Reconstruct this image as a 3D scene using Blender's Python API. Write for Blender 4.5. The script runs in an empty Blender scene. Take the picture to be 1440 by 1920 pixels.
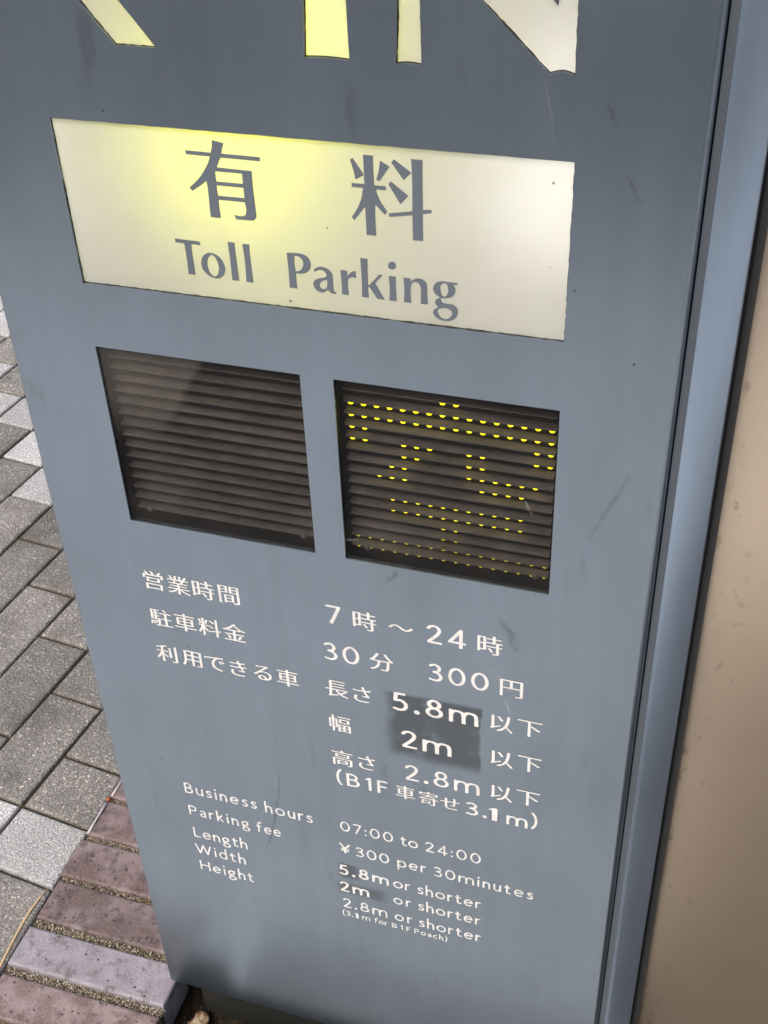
import bpy, bmesh, math, random
import numpy as np
from mathutils import Vector, Matrix

rnd = random.Random(7)
scene = bpy.context.scene
COL = scene.collection
U = 0.36            # metres per panel unit (panel unit = width of the lit strip)
GND = 3.06          # panel y (downwards) of the pavement surface

# ------------------------------------------------------------------ camera
cam_d = bpy.data.cameras.new('camera')
cam = bpy.data.objects.new('camera', cam_d)
COL.objects.link(cam)
scene.camera = cam
cam_d.sensor_fit = 'VERTICAL'
cam_d.sensor_height = 36.0
cam_d.lens = 43.397
cam_d.clip_start = 0.02
cam_d.clip_end = 500
_right = Vector((0.95160198, 0.3052622, -0.0356184))
_down = Vector((0.15890175, -0.58789739, -0.7931752))
_fwd = Vector((-0.26306637, 0.74912726, -0.60795102))
M = Matrix.Identity(4)
for i in range(3):
    M[i][0] = _right[i]; M[i][1] = -_down[i]; M[i][2] = -_fwd[i]
M.translation = Vector((0.47954, -0.71581, 1.39068))
cam.matrix_world = M

# ------------------------------------------------------------------ sky and sun (bright overcast)
SUN_EL, SUN_AZ = 52.0, 205.0          # azimuth measured clockwise from +Y
world = bpy.data.worlds.new('World')
scene.world = world
world.use_nodes = True
wn = world.node_tree
wn.nodes.clear()
sky = wn.nodes.new('ShaderNodeTexSky')
sky.sky_type = 'NISHITA'
sky.sun_disc = False
sky.sun_elevation = math.radians(SUN_EL)
sky.sun_rotation = math.radians(SUN_AZ)
sky.air_density = 1.0
sky.dust_density = 6.0
sky.ozone_density = 1.0
bg = wn.nodes.new('ShaderNodeBackground')
bg.inputs[1].default_value = 0.13
wo = wn.nodes.new('ShaderNodeOutputWorld')
wn.links.new(sky.outputs[0], bg.inputs[0])
wn.links.new(bg.outputs[0], wo.inputs[0])

sun_d = bpy.data.lights.new('sun', 'SUN')
sun_d.energy = 0.9
sun_d.angle = math.radians(25)
sun_d.color = (1.0, 0.96, 0.9)
sun = bpy.data.objects.new('sun', sun_d)
COL.objects.link(sun)
_a, _e = math.radians(SUN_AZ), math.radians(SUN_EL)
_to_sun = Vector((math.sin(_a) * math.cos(_e), math.cos(_a) * math.cos(_e), math.sin(_e)))
sun.rotation_euler = _to_sun.to_track_quat('Z', 'Y').to_euler()
sun.location = (0, -3, 6)

scene.view_settings.view_transform = 'Standard'
scene.view_settings.look = 'None'
scene.view_settings.exposure = 0.5
scene.view_settings.gamma = 1.0
scene.view_settings.use_curve_mapping = False
scene.render.engine = 'CYCLES'
scene.cycles.use_denoising = True
scene.cycles.max_bounces = 8
scene.cycles.transparent_max_bounces = 8
scene.cycles.caustics_reflective = False
scene.cycles.caustics_refractive = False

# ------------------------------------------------------------------ object helpers
WORLD_AT = {}

def tag(o, label=None, cat=None, group=None, kind=None):
    if label: o['label'] = label
    if cat: o['category'] = cat
    if group: o['group'] = group
    if kind: o['kind'] = kind
    return o

def empty(name, loc):
    o = bpy.data.objects.new(name, None)
    COL.objects.link(o)
    o.location = loc
    o.empty_display_size = 0.05
    WORLD_AT[o] = Vector(loc)
    return o

def link(name, me, parent, origin):
    o = bpy.data.objects.new(name, me)
    COL.objects.link(o)
    origin = Vector(origin)
    WORLD_AT[o] = origin
    if parent is not None:
        o.parent = parent
        o.location = origin - WORLD_AT[parent]
    else:
        o.location = origin
    return o

def mesh(name, verts, faces, m, parent=None, origin=None, smooth=False):
    vs = [Vector(v) for v in verts]
    if origin is None:
        lo = [min(v[i] for v in vs) for i in range(3)]
        hi = [max(v[i] for v in vs) for i in range(3)]
        origin = Vector(((lo[0] + hi[0]) / 2, (lo[1] + hi[1]) / 2, lo[2]))
    origin = Vector(origin)
    me = bpy.data.meshes.new(name)
    me.from_pydata([v - origin for v in vs], [], faces)
    me.materials.append(m)
    if smooth:
        for p in me.polygons: p.use_smooth = True
    me.update()
    return link(name, me, parent, origin)

def box_data(x0, x1, y0, y1, z0, z1):
    v = [(x0, y0, z0), (x1, y0, z0), (x1, y1, z0), (x0, y1, z0), (x0, y0, z1), (x1, y0, z1), (x1, y1, z1), (x0, y1, z1)]
    f = [(0, 3, 2, 1), (4, 5, 6, 7), (0, 1, 5, 4), (1, 2, 6, 5), (2, 3, 7, 6), (3, 0, 4, 7)]
    return v, f

def boxes(*bs):
    V, F = [], []
    for b in bs:
        v, f = box_data(*b)
        n = len(V)
        V += v
        F += [tuple(i + n for i in q) for q in f]
    return V, F

def px(x): return x * U
def pz(y): return (GND - y) * U

def fill2d(loops, y, thick):
    """loops: closed outlines of (X, Z) in metres, even-odd filled, as a solid sheet whose front is at Y = y."""
    K = 100.0
    cu = bpy.data.curves.new('fill', 'CURVE')
    cu.dimensions = '2D'
    cu.fill_mode = 'BOTH'
    cu.extrude = thick * K / 2
    for L in loops:
        sp = cu.splines.new('POLY')
        sp.points.add(len(L) - 1)
        for p, q in zip(sp.points, L): p.co = (q[0] * K, q[1] * K, 0, 1)
        sp.use_cyclic_u = True
    o = bpy.data.objects.new('fill', cu)
    COL.objects.link(o)
    dg = bpy.context.evaluated_depsgraph_get()
    dg.update()
    me = o.evaluated_get(dg).to_mesh()
    V = [(v.co.x / K, y + thick / 2 - v.co.z / K, v.co.y / K) for v in me.vertices]
    F = [tuple(p.vertices) for p in me.polygons]
    o.evaluated_get(dg).to_mesh_clear()
    bpy.data.objects.remove(o)
    bpy.data.curves.remove(cu)
    return V, F

def smooth_loop(L, n=6):
    """points (x, y) are corners, (x, y, 1) are on a smooth curve."""
    out = []
    N = len(L)
    for i in range(N):
        p0, p1, p2, p3 = L[i - 1], L[i], L[(i + 1) % N], L[(i + 2) % N]
        c1, c2 = len(p1) == 2, len(p2) == 2
        if c1 and c2:
            out.append((p1[0], p1[1])); continue
        if c1: p0 = p1
        if c2: p3 = p2
        for k in range(n):
            t = k / n
            out.append(tuple(0.5 * (2 * p1[a] + (p2[a] - p0[a]) * t + (2 * p0[a] - 5 * p1[a] + 4 * p2[a] - p3[a]) * t * t
                                    + (3 * p1[a] - p0[a] - 3 * p2[a] + p3[a]) * t ** 3) for a in (0, 1)))
    return out

# ------------------------------------------------------------------ material helpers
class Mat:
    def __init__(self, name):
        self.m = bpy.data.materials.new(name)
        self.m.use_nodes = True
        self.t = self.m.node_tree
        self.t.nodes.clear()
        self.out = self.t.nodes.new('ShaderNodeOutputMaterial')
    def n(self, typ, **kw):
        nd = self.t.nodes.new(typ)
        for k, v in kw.items():
            if k.startswith('i_'):
                key = k[2:]
                key = int(key) if key.isdigit() else key.replace('_', ' ')
                self.set(nd, key, v)
            else:
                setattr(nd, k, v)
        return nd
    def set(self, nd, key, v):
        s = nd.inputs[key]
        if isinstance(v, bpy.types.NodeSocket): self.t.links.new(v, s)
        elif isinstance(v, bpy.types.Node): self.t.links.new(v.outputs[0], s)
        else:
            if s.type == 'RGBA' and len(v) == 3: v = (*v, 1)
            s.default_value = v
    def math(self, op, a, b=None, c=None, clamp=False):
        nd = self.n('ShaderNodeMath', operation=op, use_clamp=clamp)
        for i, v in enumerate((a, b, c)):
            if v is not None: self.set(nd, i, v)
        return nd.outputs[0]
    def mix(self, fac, a, b, mode='MIX'):
        nd = self.n('ShaderNodeMix', data_type='RGBA', blend_type=mode)
        self.set(nd, 0, fac); self.set(nd, 6, a); self.set(nd, 7, b)
        return nd.outputs[2]
    def noise(self, scale, detail=3, rough=0.5, vec=None, dist=0.0):
        nd = self.n('ShaderNodeTexNoise', i_Scale=scale, i_Detail=detail, i_Roughness=rough, i_Distortion=dist)
        if vec is not None: self.set(nd, 'Vector', vec)
        return nd.outputs[0]
    def ramp(self, fac, *stops):
        nd = self.n('ShaderNodeValToRGB')
        self.set(nd, 0, fac)
        e = nd.color_ramp.elements
        while len(e) < len(stops): e.new(0.5)
        for el, (p, c) in zip(e, stops):
            el.position = p
            el.color = (c, c, c, 1) if not isinstance(c, tuple) else (*c[:3], 1)
        return nd.outputs[0]
    def smooth(self, v, a, b):
        nd = self.n('ShaderNodeMapRange', interpolation_type='SMOOTHSTEP')
        self.set(nd, 0, v); self.set(nd, 1, a); self.set(nd, 2, b)
        return nd.outputs[0]
    def pos(self):
        return self.n('ShaderNodeNewGeometry').outputs['Position']
    def xyz(self, v):
        return self.n('ShaderNodeSeparateXYZ', i_0=v).outputs
    def mapped(self, scale, vec=None):
        nd = self.n('ShaderNodeMapping')
        self.set(nd, 0, vec if vec is not None else self.pos())
        nd.inputs['Scale'].default_value = scale
        return nd.outputs[0]
    def bsdf(self, **kw):
        return self.n('ShaderNodeBsdfPrincipled', **kw)
    def bump(self, h, strength=0.3, dist=0.001):
        return self.n('ShaderNodeBump', i_Height=h, i_Strength=strength, i_Distance=dist).outputs[0]
    def done(self, sh):
        self.t.links.new(sh.outputs[0] if isinstance(sh, bpy.types.Node) else sh, self.out.inputs[0])
        return self.m

def plain(name, col, rough=0.5, metal=0.0, spec=0.5):
    k = Mat(name)
    return k.done(k.bsdf(i_Base_Color=col, i_Roughness=rough, i_Metallic=metal, i_Specular_IOR_Level=spec))

def emit(name, col, strength):
    k = Mat(name)
    return k.done(k.n('ShaderNodeEmission', i_Color=col, i_Strength=strength))

# painted steel of the sign
def painted(name, col, rough, stains=True, metal=0.0):
    k = Mat(name)
    p = k.pos()
    x, y, z = k.xyz(p)
    big = k.noise(1.0, 3, 0.6, k.mapped((7.0, 7.0, 4.0), p))
    streaks = k.noise(1.0, 2, 0.6, k.mapped((60, 60, 3.0), p))
    grain = k.noise(1.0, 1, 0.5, k.mapped((8, 60, 900), p))
    v = k.math('ADD', k.math('MULTIPLY', k.math('SUBTRACT', big, 0.5), 0.42), k.math('MULTIPLY', k.math('SUBTRACT', streaks, 0.5), 0.16))
    v = k.math('ADD', v, k.math('MULTIPLY', k.math('SUBTRACT', grain, 0.5), 0.05))
    v = k.math('ADD', v, 1.0)
    cc = k.mix(1.0, (*col, 1), k.n('ShaderNodeCombineColor', i_0=v, i_1=v, i_2=v).outputs[0], 'MULTIPLY')
    rr = k.math('ADD', rough, k.math('MULTIPLY', k.math('SUBTRACT', big, 0.5), 0.04))
    if stains:
        warp = k.math('MULTIPLY', k.math('SUBTRACT', k.noise(28.0, 3, 0.6, p), 0.5), 0.012)
        dark = (col[0] * 0.47, col[1] * 0.45, col[2] * 0.42)
        # x0, x1, z0, z1, softness left / right / bottom / top, skew
        mot = k.smooth(k.noise(40.0, 2, 0.6, p), 0.1, 0.5)
        for (x0, x1, z0, z1, sl, sr, sb, st, amt) in STAINS:
            xx = k.math('ADD', x, warp); zz = k.math('ADD', z, k.math('MULTIPLY', warp, 0.6))
            a = k.math('MULTIPLY', k.smooth(xx, x0, x0 + sl), k.smooth(xx, x1, x1 - sr))
            b = k.math('MULTIPLY', k.smooth(zz, z0, z0 + sb), k.smooth(zz, z1, z1 - st))
            msk = k.math('MULTIPLY', k.math('MULTIPLY', a, b), amt)
            msk = k.math('MULTIPLY', msk, mot)
            cc = k.mix(msk, cc, (*dark, 1))
        # scuffs: short dark and pale rubs
        sc = k.noise(1.0, 3, 0.55, k.mapped((38, 38, 11), p))
        cc = k.mix(k.math('MULTIPLY', k.smooth(sc, 0.62, 0.80), 0.40), cc, (*dark, 1))
        fl = k.noise(1.0, 2, 0.5, k.mapped((330, 330, 210), p))
        cc = k.mix(k.math('MULTIPLY', k.smooth(fl, 0.775, 0.80), 0.7), cc, (0.5, 0.52, 0.53, 1))
        sp = k.n('ShaderNodeTexVoronoi', i_Scale=26.0, i_Vector=p)
        cc = k.mix(k.math('MULTIPLY', k.smooth(sp.outputs['Distance'], 0.032, 0.015), 0.75), cc, (0.02, 0.022, 0.024, 1))
    b = k.bsdf(i_Base_Color=cc, i_Roughness=rr, i_Metallic=metal, i_Specular_IOR_Level=0.5)
    k.set(b, 'Normal', k.bump(k.noise(9.0, 0, 0.5, p), 0.10, 0.004))
    return k.done(b)

def aggregate(name, base, chip, dark, chips_lo, scale, dirt):
    """washed concrete paver: dark paste with stone chips"""
    k = Mat(name)
    p = k.pos()
    info = k.n('ShaderNodeObjectInfo')
    off = k.n('ShaderNodeVectorMath', operation='SCALE', i_0=(3.1, 5.7, 1.3))
    k.set(off, 'Scale', info.outputs['Random'])
    pp = k.n('ShaderNodeVectorMath', operation='ADD', i_0=p, i_1=off).outputs[0]
    v1 = k.n('ShaderNodeTexVoronoi', i_Scale=scale, i_Vector=pp)
    cell = k.xyz(v1.outputs['Color'])
    v2 = k.n('ShaderNodeTexVoronoi', i_Scale=scale * 2.4, i_Vector=pp)
    cell2 = k.xyz(v2.outputs['Color'])
    fine = k.noise(scale * 5, 4, 0.7, pp)
    ischip = k.smooth(cell[0], chips_lo, min(1.0, chips_lo + 0.25))
    inner = k.smooth(v1.outputs['Distance'], 0.55, 0.25)
    c = k.mix(k.math('MULTIPLY', cell2[1], 0.75), (*dark, 1), (*base, 1))
    c = k.mix(k.math('MULTIPLY', k.math('MULTIPLY', ischip, inner), 0.85), c, (*chip, 1))
    c = k.mix(k.smooth(fine, 0.54, 0.70), c, (*[min(1, q * 1.9) for q in base], 1))
    c = k.mix(k.math('MULTIPLY', k.smooth(fine, 0.46, 0.33), 0.8), c, (*[q * 0.5 for q in dark], 1))
    rare = k.smooth(k.xyz(k.n('ShaderNodeTexVoronoi', i_Scale=scale * 0.55, i_Vector=pp).outputs['Color'])[2], 0.93, 0.95)
    dist3 = k.n('ShaderNodeTexVoronoi', i_Scale=scale * 0.55, i_Vector=pp).outputs['Distance']
    c = k.mix(k.math('MULTIPLY', rare, k.smooth(dist3, 0.30, 0.2)), c, (0.75, 0.72, 0.64, 1))
    lv = k.math('ADD', 0.82, k.math('MULTIPLY', info.outputs['Random'], 0.36))
    c = k.mix(1.0, c, k.n('ShaderNodeCombineColor', i_0=lv, i_1=lv, i_2=lv).outputs[0], 'MULTIPLY')
    c = k.mix(k.math('MULTIPLY', k.smooth(k.noise(9.0, 4, 0.65, p), 0.42, 0.72), dirt), c, (0.07, 0.062, 0.046, 1))
    b = k.bsdf(i_Base_Color=c, i_Roughness=0.72, i_Specular_IOR_Level=0.35)
    h = k.math('ADD', k.math('MULTIPLY', k.math('SUBTRACT', 1.0, v1.outputs['Distance']), 0.7), k.math('MULTIPLY', fine, 0.5))
    k.set(b, 'Normal', k.bump(h, 1.0, 0.0026))
    return k.done(b)

def clinker(name, c0, c1, dark):
    k = Mat(name)
    p = k.pos()
    info = k.n('ShaderNodeObjectInfo')
    off = k.n('ShaderNodeVectorMath', operation='SCALE', i_0=(2.3, 4.1, 1.3))
    k.set(off, 'Scale', info.outputs['Random'])
    pp = k.n('ShaderNodeVectorMath', operation='ADD', i_0=p, i_1=off).outputs[0]
    c = k.mix(k.smooth(k.noise(19.0, 4, 0.65, pp), 0.40, 0.60), (*c0, 1), (*c1, 1))
    c = k.mix(k.math('MULTIPLY', k.smooth(k.noise(55.0, 5, 0.72, pp), 0.50, 0.66), 0.75), c, (*dark, 1))
    c = k.mix(k.math('MULTIPLY', k.smooth(k.noise(420.0, 3, 0.6, pp), 0.5, 0.72), 0.5), c, (*[min(1, q * 1.55) for q in c1], 1))
    v = k.n('ShaderNodeTexVoronoi', i_Scale=110.0, i_Vector=pp)
    pit = k.math('MULTIPLY', k.smooth(v.outputs['Distance'], 0.22, 0.12), k.smooth(k.xyz(v.outputs['Color'])[0], 0.7, 0.75))
    c = k.mix(k.math('MULTIPLY', pit, 0.8), c, (0.03, 0.022, 0.02, 1))
    lv = k.math('ADD', 0.85, k.math('MULTIPLY', info.outputs['Random'], 0.3))
    c = k.mix(1.0, c, k.n('ShaderNodeCombineColor', i_0=lv, i_1=lv, i_2=lv).outputs[0], 'MULTIPLY')
    b = k.bsdf(i_Base_Color=c, i_Roughness=0.6, i_Specular_IOR_Level=0.4)
    h = k.math('SUBTRACT', k.math('MULTIPLY', k.noise(180.0, 4, 0.65, pp), 0.8), k.math('MULTIPLY', pit, 1.0))
    k.set(b, 'Normal', k.bump(h, 0.7, 0.0015))
    return k.done(b)

def grit(name, stops, scale):
    k = Mat(name)
    p = k.pos()
    v = k.n('ShaderNodeTexVoronoi', i_Scale=scale, i_Vector=p)
    c = k.ramp(k.xyz(v.outputs['Color'])[0], *stops)
    c = k.mix(k.math('MULTIPLY', k.smooth(k.noise(12.0, 4, 0.6, p), 0.45, 0.7), 0.6), c, (0.03, 0.025, 0.018, 1))
    b = k.bsdf(i_Base_Color=c, i_Roughness=0.9, i_Specular_IOR_Level=0.2)
    k.set(b, 'Normal', k.bump(k.math('ADD', k.math('SUBTRACT', 1.0, v.outputs['Distance']), k.noise(scale * 3, 3, 0.6, p)), 0.9, 0.002))
    return k.done(b)

# ------------------------------------------------------------------ outlines of the large lettering (panel units; a third value marks a point on a curve)
BIG = [
 ('有', [[(0.3305,0.0186),(0.3536,0.0226),(0.35,0.0309,1),(0.3469,0.0426),(0.4226,0.0431),(0.4227,0.0506),(0.3444,0.0504),(0.3403,0.057,1),(0.3339,0.07),(0.4038,0.0712),(0.4033,0.0837,1),(0.403,0.1055,1),(0.4033,0.1299,1),(0.4039,0.158),(0.4032,0.1626),(0.3973,0.1692),(0.3614,0.1698),(0.3587,0.1612),(0.3689,0.1628,1),(0.3788,0.1612,1),(0.3834,0.1548,1),(0.3845,0.1446,1),(0.3831,0.1336),(0.3296,0.1338),(0.3289,0.149,1),(0.3295,0.1705),(0.3091,0.1707),(0.3088,0.1594,1),(0.3097,0.1296,1),(0.3098,0.1062,1),(0.3083,0.0991),(0.2954,0.1089,1),(0.2772,0.121),(0.272,0.115),(0.2909,0.0981,1),(0.3069,0.0787,1),(0.3176,0.0618,1),(0.3222,0.0501),(0.2742,0.0497),(0.2737,0.0424),(0.3249,0.0429),(0.3286,0.0316,1)],[(0.3296,0.0778),(0.3836,0.0778),(0.3834,0.0976),(0.3299,0.0979),(0.3291,0.0882,1)],[(0.3293,0.1053),(0.3834,0.1051),(0.3834,0.1257),(0.3297,0.1259),(0.3289,0.116,1)]]),
 ('米', [[(0.6222,0.0214),(0.6409,0.0213),(0.6406,0.0412,1),(0.6406,0.0762),(0.663,0.0762),(0.6625,0.0836),(0.6435,0.0833),(0.6466,0.0946,1),(0.6538,0.1095,1),(0.6637,0.1241),(0.6589,0.1307),(0.6486,0.1196,1),(0.6413,0.1125),(0.6405,0.1253,1),(0.6403,0.146,1),(0.6406,0.1732),(0.622,0.1737),(0.622,0.1479,1),(0.6219,0.1205),(0.6204,0.1204),(0.6106,0.1332,1),(0.5995,0.1472),(0.595,0.1409),(0.6063,0.1239,1),(0.6151,0.1037,1),(0.6195,0.0829),(0.598,0.083),(0.598,0.0757),(0.6225,0.0758),(0.6224,0.0597,1),(0.6224,0.0404,1)],[(0.5974,0.0322),(0.6024,0.0289),(0.6214,0.0571),(0.6208,0.0596),(0.6058,0.0688),(0.6034,0.0538,1)],[(0.6536,0.0294),(0.6708,0.039),(0.6513,0.0676),(0.6455,0.0652),(0.6503,0.0484,1)]]),
 ('斗', [[(0.7109,0.0214),(0.7318,0.0219),(0.7313,0.0503,1),(0.7311,0.1143),(0.7466,0.1122),(0.7474,0.1183),(0.7307,0.1219),(0.7306,0.1739),(0.7112,0.1742),(0.7114,0.1259),(0.6678,0.1337),(0.6665,0.1272),(0.7113,0.1187),(0.7122,0.0521,1)],[(0.6794,0.0247),(0.7109,0.0464),(0.6966,0.0616),(0.6745,0.0307)],[(0.6722,0.0659),(0.7043,0.0902),(0.6892,0.1069),(0.6676,0.0713)]]),
 ('T', [[(0.2247,0.2241),(0.277,0.2249),(0.2781,0.2325),(0.259,0.2315),(0.2579,0.2488,1),(0.2589,0.2977),(0.2436,0.2978),(0.2445,0.2674,1),(0.2439,0.2321),(0.2254,0.2316)]]),
 ('o', [[(0.2748,0.2711,1),(0.2788,0.2578,1),(0.2879,0.249,1),(0.2996,0.2463,1),(0.3131,0.2511,1),(0.3222,0.2627,1),(0.3253,0.278,1),(0.32,0.2916,1),(0.3098,0.2993,1),(0.2982,0.2999,1),(0.286,0.2942,1),(0.2767,0.2838,1)],[(0.2881,0.2681,1),(0.2917,0.2578,1),(0.299,0.2506,1),(0.3057,0.2533,1),(0.3107,0.2641,1),(0.3119,0.2767,1),(0.3081,0.2901,1),(0.3008,0.2965,1),(0.2934,0.2926,1),(0.2888,0.2823,1)]]),
 ('l', [[(0.3375,0.219),(0.3522,0.2188),(0.3516,0.2355,1),(0.3525,0.2995),(0.3376,0.2995),(0.3385,0.2566,1)]]),
 ('l', [[(0.368,0.2198),(0.3826,0.2193),(0.3815,0.2419,1),(0.3824,0.2998),(0.368,0.2999),(0.3695,0.2559,1)]]),
 ('P', [[(0.4589,0.228),(0.4819,0.2264,1),(0.4974,0.2297,1),(0.5052,0.239,1),(0.506,0.2506,1),(0.5006,0.2615,1),(0.4886,0.2676,1),(0.4743,0.2687),(0.4739,0.284,1),(0.4745,0.3012),(0.4588,0.3011),(0.4596,0.2708,1)],[(0.474,0.2324),(0.4828,0.2328,1),(0.4897,0.2393,1),(0.4913,0.2486,1),(0.4864,0.2595,1),(0.4795,0.264,1),(0.4741,0.2646),(0.4732,0.2485,1)]]),
 ('a', [[(0.5122,0.256),(0.52,0.2511,1),(0.5286,0.2491,1),(0.5412,0.253,1),(0.5484,0.2609,1),(0.5497,0.2704,1),(0.5497,0.2926,1),(0.551,0.2984,1),(0.5559,0.3005),(0.5528,0.3034,1),(0.5464,0.3027,1),(0.5409,0.2997,1),(0.5379,0.2963),(0.5337,0.2998,1),(0.5262,0.3033,1),(0.5163,0.3012,1),(0.5097,0.2931,1),(0.5088,0.285,1),(0.5137,0.2777,1),(0.5226,0.2739,1),(0.5328,0.2709,1),(0.5372,0.266,1),(0.535,0.2596,1),(0.5289,0.2559,1),(0.521,0.2569,1),(0.5135,0.2614)],[(0.5375,0.2748),(0.528,0.2782,1),(0.5225,0.2855,1),(0.5226,0.293,1),(0.5282,0.296,1),(0.5341,0.2938,1),(0.5374,0.2867,1)]]),
 ('r', [[(0.5661,0.2511),(0.5794,0.2514),(0.5798,0.2638),(0.5833,0.2575,1),(0.5892,0.2522,1),(0.5963,0.2501),(0.5967,0.2647),(0.5914,0.2631,1),(0.5857,0.2646,1),(0.5805,0.2696,1),(0.5793,0.283,1),(0.5801,0.3023),(0.5662,0.3018),(0.567,0.2816,1)]]),
 ('k', [[(0.6073,0.2218),(0.6214,0.222),(0.6205,0.2473,1),(0.6203,0.2758),(0.6224,0.276),(0.643,0.2516),(0.6506,0.2517),(0.6345,0.2704),(0.6523,0.3033),(0.6374,0.3028),(0.6223,0.2789),(0.6201,0.281),(0.6199,0.2913,1),(0.6205,0.3024),(0.607,0.3026),(0.6079,0.2707,1)]]),
 ('i', [[(0.6768,0.2292),(0.6763,0.2316),(0.6752,0.2339),(0.6734,0.2358),(0.6713,0.2371),(0.6689,0.2378),(0.6665,0.2377),(0.6644,0.2368),(0.6628,0.2353),(0.6618,0.2333),(0.6615,0.2309),(0.662,0.2285),(0.6631,0.2262),(0.6649,0.2243),(0.667,0.223),(0.6694,0.2224),(0.6717,0.2225),(0.6738,0.2233),(0.6755,0.2248),(0.6765,0.2268)],[(0.662,0.2521),(0.676,0.2521),(0.6755,0.2694,1),(0.676,0.3033),(0.6617,0.3027),(0.6632,0.2774,1)]]),
 ('n', [[(0.6908,0.2522),(0.7046,0.2522),(0.7048,0.2606),(0.7089,0.2549,1),(0.7175,0.2506,1),(0.7272,0.2514,1),(0.7344,0.257,1),(0.7367,0.2657,1),(0.7367,0.2827,1),(0.7374,0.302),(0.7236,0.3021),(0.7244,0.2842,1),(0.7242,0.2686,1),(0.721,0.2612,1),(0.7149,0.258,1),(0.7087,0.2601,1),(0.7049,0.2684,1),(0.7039,0.2842,1),(0.705,0.3031),(0.6904,0.3028),(0.6921,0.2765,1)]]),
 ('g', [[(0.7951,0.2506),(0.7951,0.2549),(0.7867,0.2551),(0.7907,0.2617,1),(0.7907,0.2707,1),(0.7852,0.2798,1),(0.7755,0.284,1),(0.7636,0.2856),(0.7633,0.2898,1),(0.7663,0.2946,1),(0.7742,0.296,1),(0.7852,0.2964,1),(0.7937,0.3016,1),(0.7961,0.3105,1),(0.793,0.3215,1),(0.7838,0.3297,1),(0.7728,0.3325,1),(0.7592,0.3307,1),(0.7507,0.3245,1),(0.7477,0.3175,1),(0.7502,0.3106,1),(0.7583,0.3052),(0.7528,0.299,1),(0.7523,0.2931,1),(0.756,0.2881,1),(0.7628,0.2843),(0.753,0.2787,1),(0.7483,0.2695,1),(0.7502,0.2602,1),(0.7563,0.2536,1),(0.766,0.2505,1),(0.7769,0.2508,1)],[(0.7623,0.2665,1),(0.7635,0.2586,1),(0.769,0.254,1),(0.7744,0.2553,1),(0.777,0.2621,1),(0.7774,0.2698,1),(0.7743,0.2786,1),(0.7694,0.2818,1),(0.7646,0.2779,1)],[(0.7569,0.3157,1),(0.7582,0.3095,1),(0.7656,0.3059,1),(0.7754,0.3053,1),(0.7833,0.3096,1),(0.7845,0.3174,1),(0.779,0.3254,1),(0.7703,0.3286,1),(0.7618,0.325,1)]]),
]
# ------------------------------------------------------------------ materials
def S_(x0, x1, y0, y1, sl, sr, sb, st, amt):
    return (px(x0), px(x1), pz(y1), pz(y0), sl, sr, sb, st, amt)
STAINS = [S_(0.600, 0.859, 1.352, 1.600, 0.016, 0.003, 0.014, 0.005, 0.95),
          S_(0.440, 0.525, 2.088, 2.170, 0.008, 0.012, 0.010, 0.004, 0.85),
          S_(0.425, 0.610, 2.165, 2.240, 0.014, 0.016, 0.010, 0.010, 0.75),
          S_(0.880, 0.912, 1.705, 1.758, 0.003, 0.003, 0.003, 0.003, 0.6)]
PAINT = (0.296, 0.364, 0.440)
m_panel = painted('grey_painted_steel', PAINT, 0.31, metal=0.95)
m_film = painted('grey_film', (0.115, 0.138, 0.168), 0.5, stains=False)
m_frame = painted('blue_grey_aluminium', (0.385, 0.490, 0.630), 0.32, stains=False, metal=0.85)
m_seam = painted('dark_grey_seam', (0.070, 0.085, 0.105), 0.5, stains=False)
m_black = plain('matt_black', (0.006, 0.006, 0.007), 0.7)
m_rubber = plain('dark_rubber', (0.045, 0.045, 0.044), 0.7)
m_plinth = painted('plinth_paint', (0.022, 0.023, 0.021), 0.55, stains=False)
m_body = painted('sign_body_paint', (0.12, 0.14, 0.165), 0.5, stains=False)
m_lightbox = plain('grey_lightbox', (0.30, 0.30, 0.29), 0.7)
m_yellow_lamp = emit('yellow_lamp', (0.94, 0.95, 0.02), 38.0)
m_white_lamp = emit('white_lamp', (1.0, 0.975, 0.94), 19.0)
m_led = [emit('lit_led', (1.0, 0.87, 0.01), s) for s in (1.9, 1.35, 0.85)]
m_led_off = plain('unlit_led', (0.03, 0.03, 0.028), 0.25)

def mk_letter_white():
    k = Mat('white_vinyl')
    p = k.pos()
    c = k.mix(k.smooth(k.noise(60.0, 4, 0.65, p), 0.40, 0.75), (0.80, 0.79, 0.76, 1), (0.62, 0.62, 0.60, 1))
    return k.done(k.bsdf(i_Base_Color=c, i_Roughness=0.5))
m_white = mk_letter_white()

def mk_acrylic():
    k = Mat('translucent_acrylic')
    p = k.pos()
    dirt = k.smooth(k.noise(9.0, 4, 0.6, p), 0.42, 0.72)
    c = k.mix(k.math('MULTIPLY', dirt, 0.35), (0.87, 0.87, 0.85, 1), (0.76, 0.75, 0.70, 1))
    sp = k.n('ShaderNodeTexVoronoi', i_Scale=30.0, i_Vector=p)
    c = k.mix(k.math('MULTIPLY', k.smooth(sp.outputs['Distance'], 0.040, 0.02), 0.8), c, (0.10, 0.09, 0.06, 1))
    d = k.n('ShaderNodeBsdfDiffuse', i_Color=c)
    t = k.n('ShaderNodeBsdfTranslucent', i_Color=c)
    mx = k.n('ShaderNodeMixShader', i_0=0.6)
    k.set(mx, 1, d); k.set(mx, 2, t)
    g = k.n('ShaderNodeBsdfGlossy', i_Color=(1, 1, 1), i_Roughness=0.22)
    fr = k.n('ShaderNodeFresnel', i_IOR=1.45)
    m2 = k.n('ShaderNodeMixShader', i_0=fr.outputs[0])
    k.set(m2, 1, mx); k.set(m2, 2, g)
    return k.done(m2)
m_acrylic = mk_acrylic()

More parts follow.
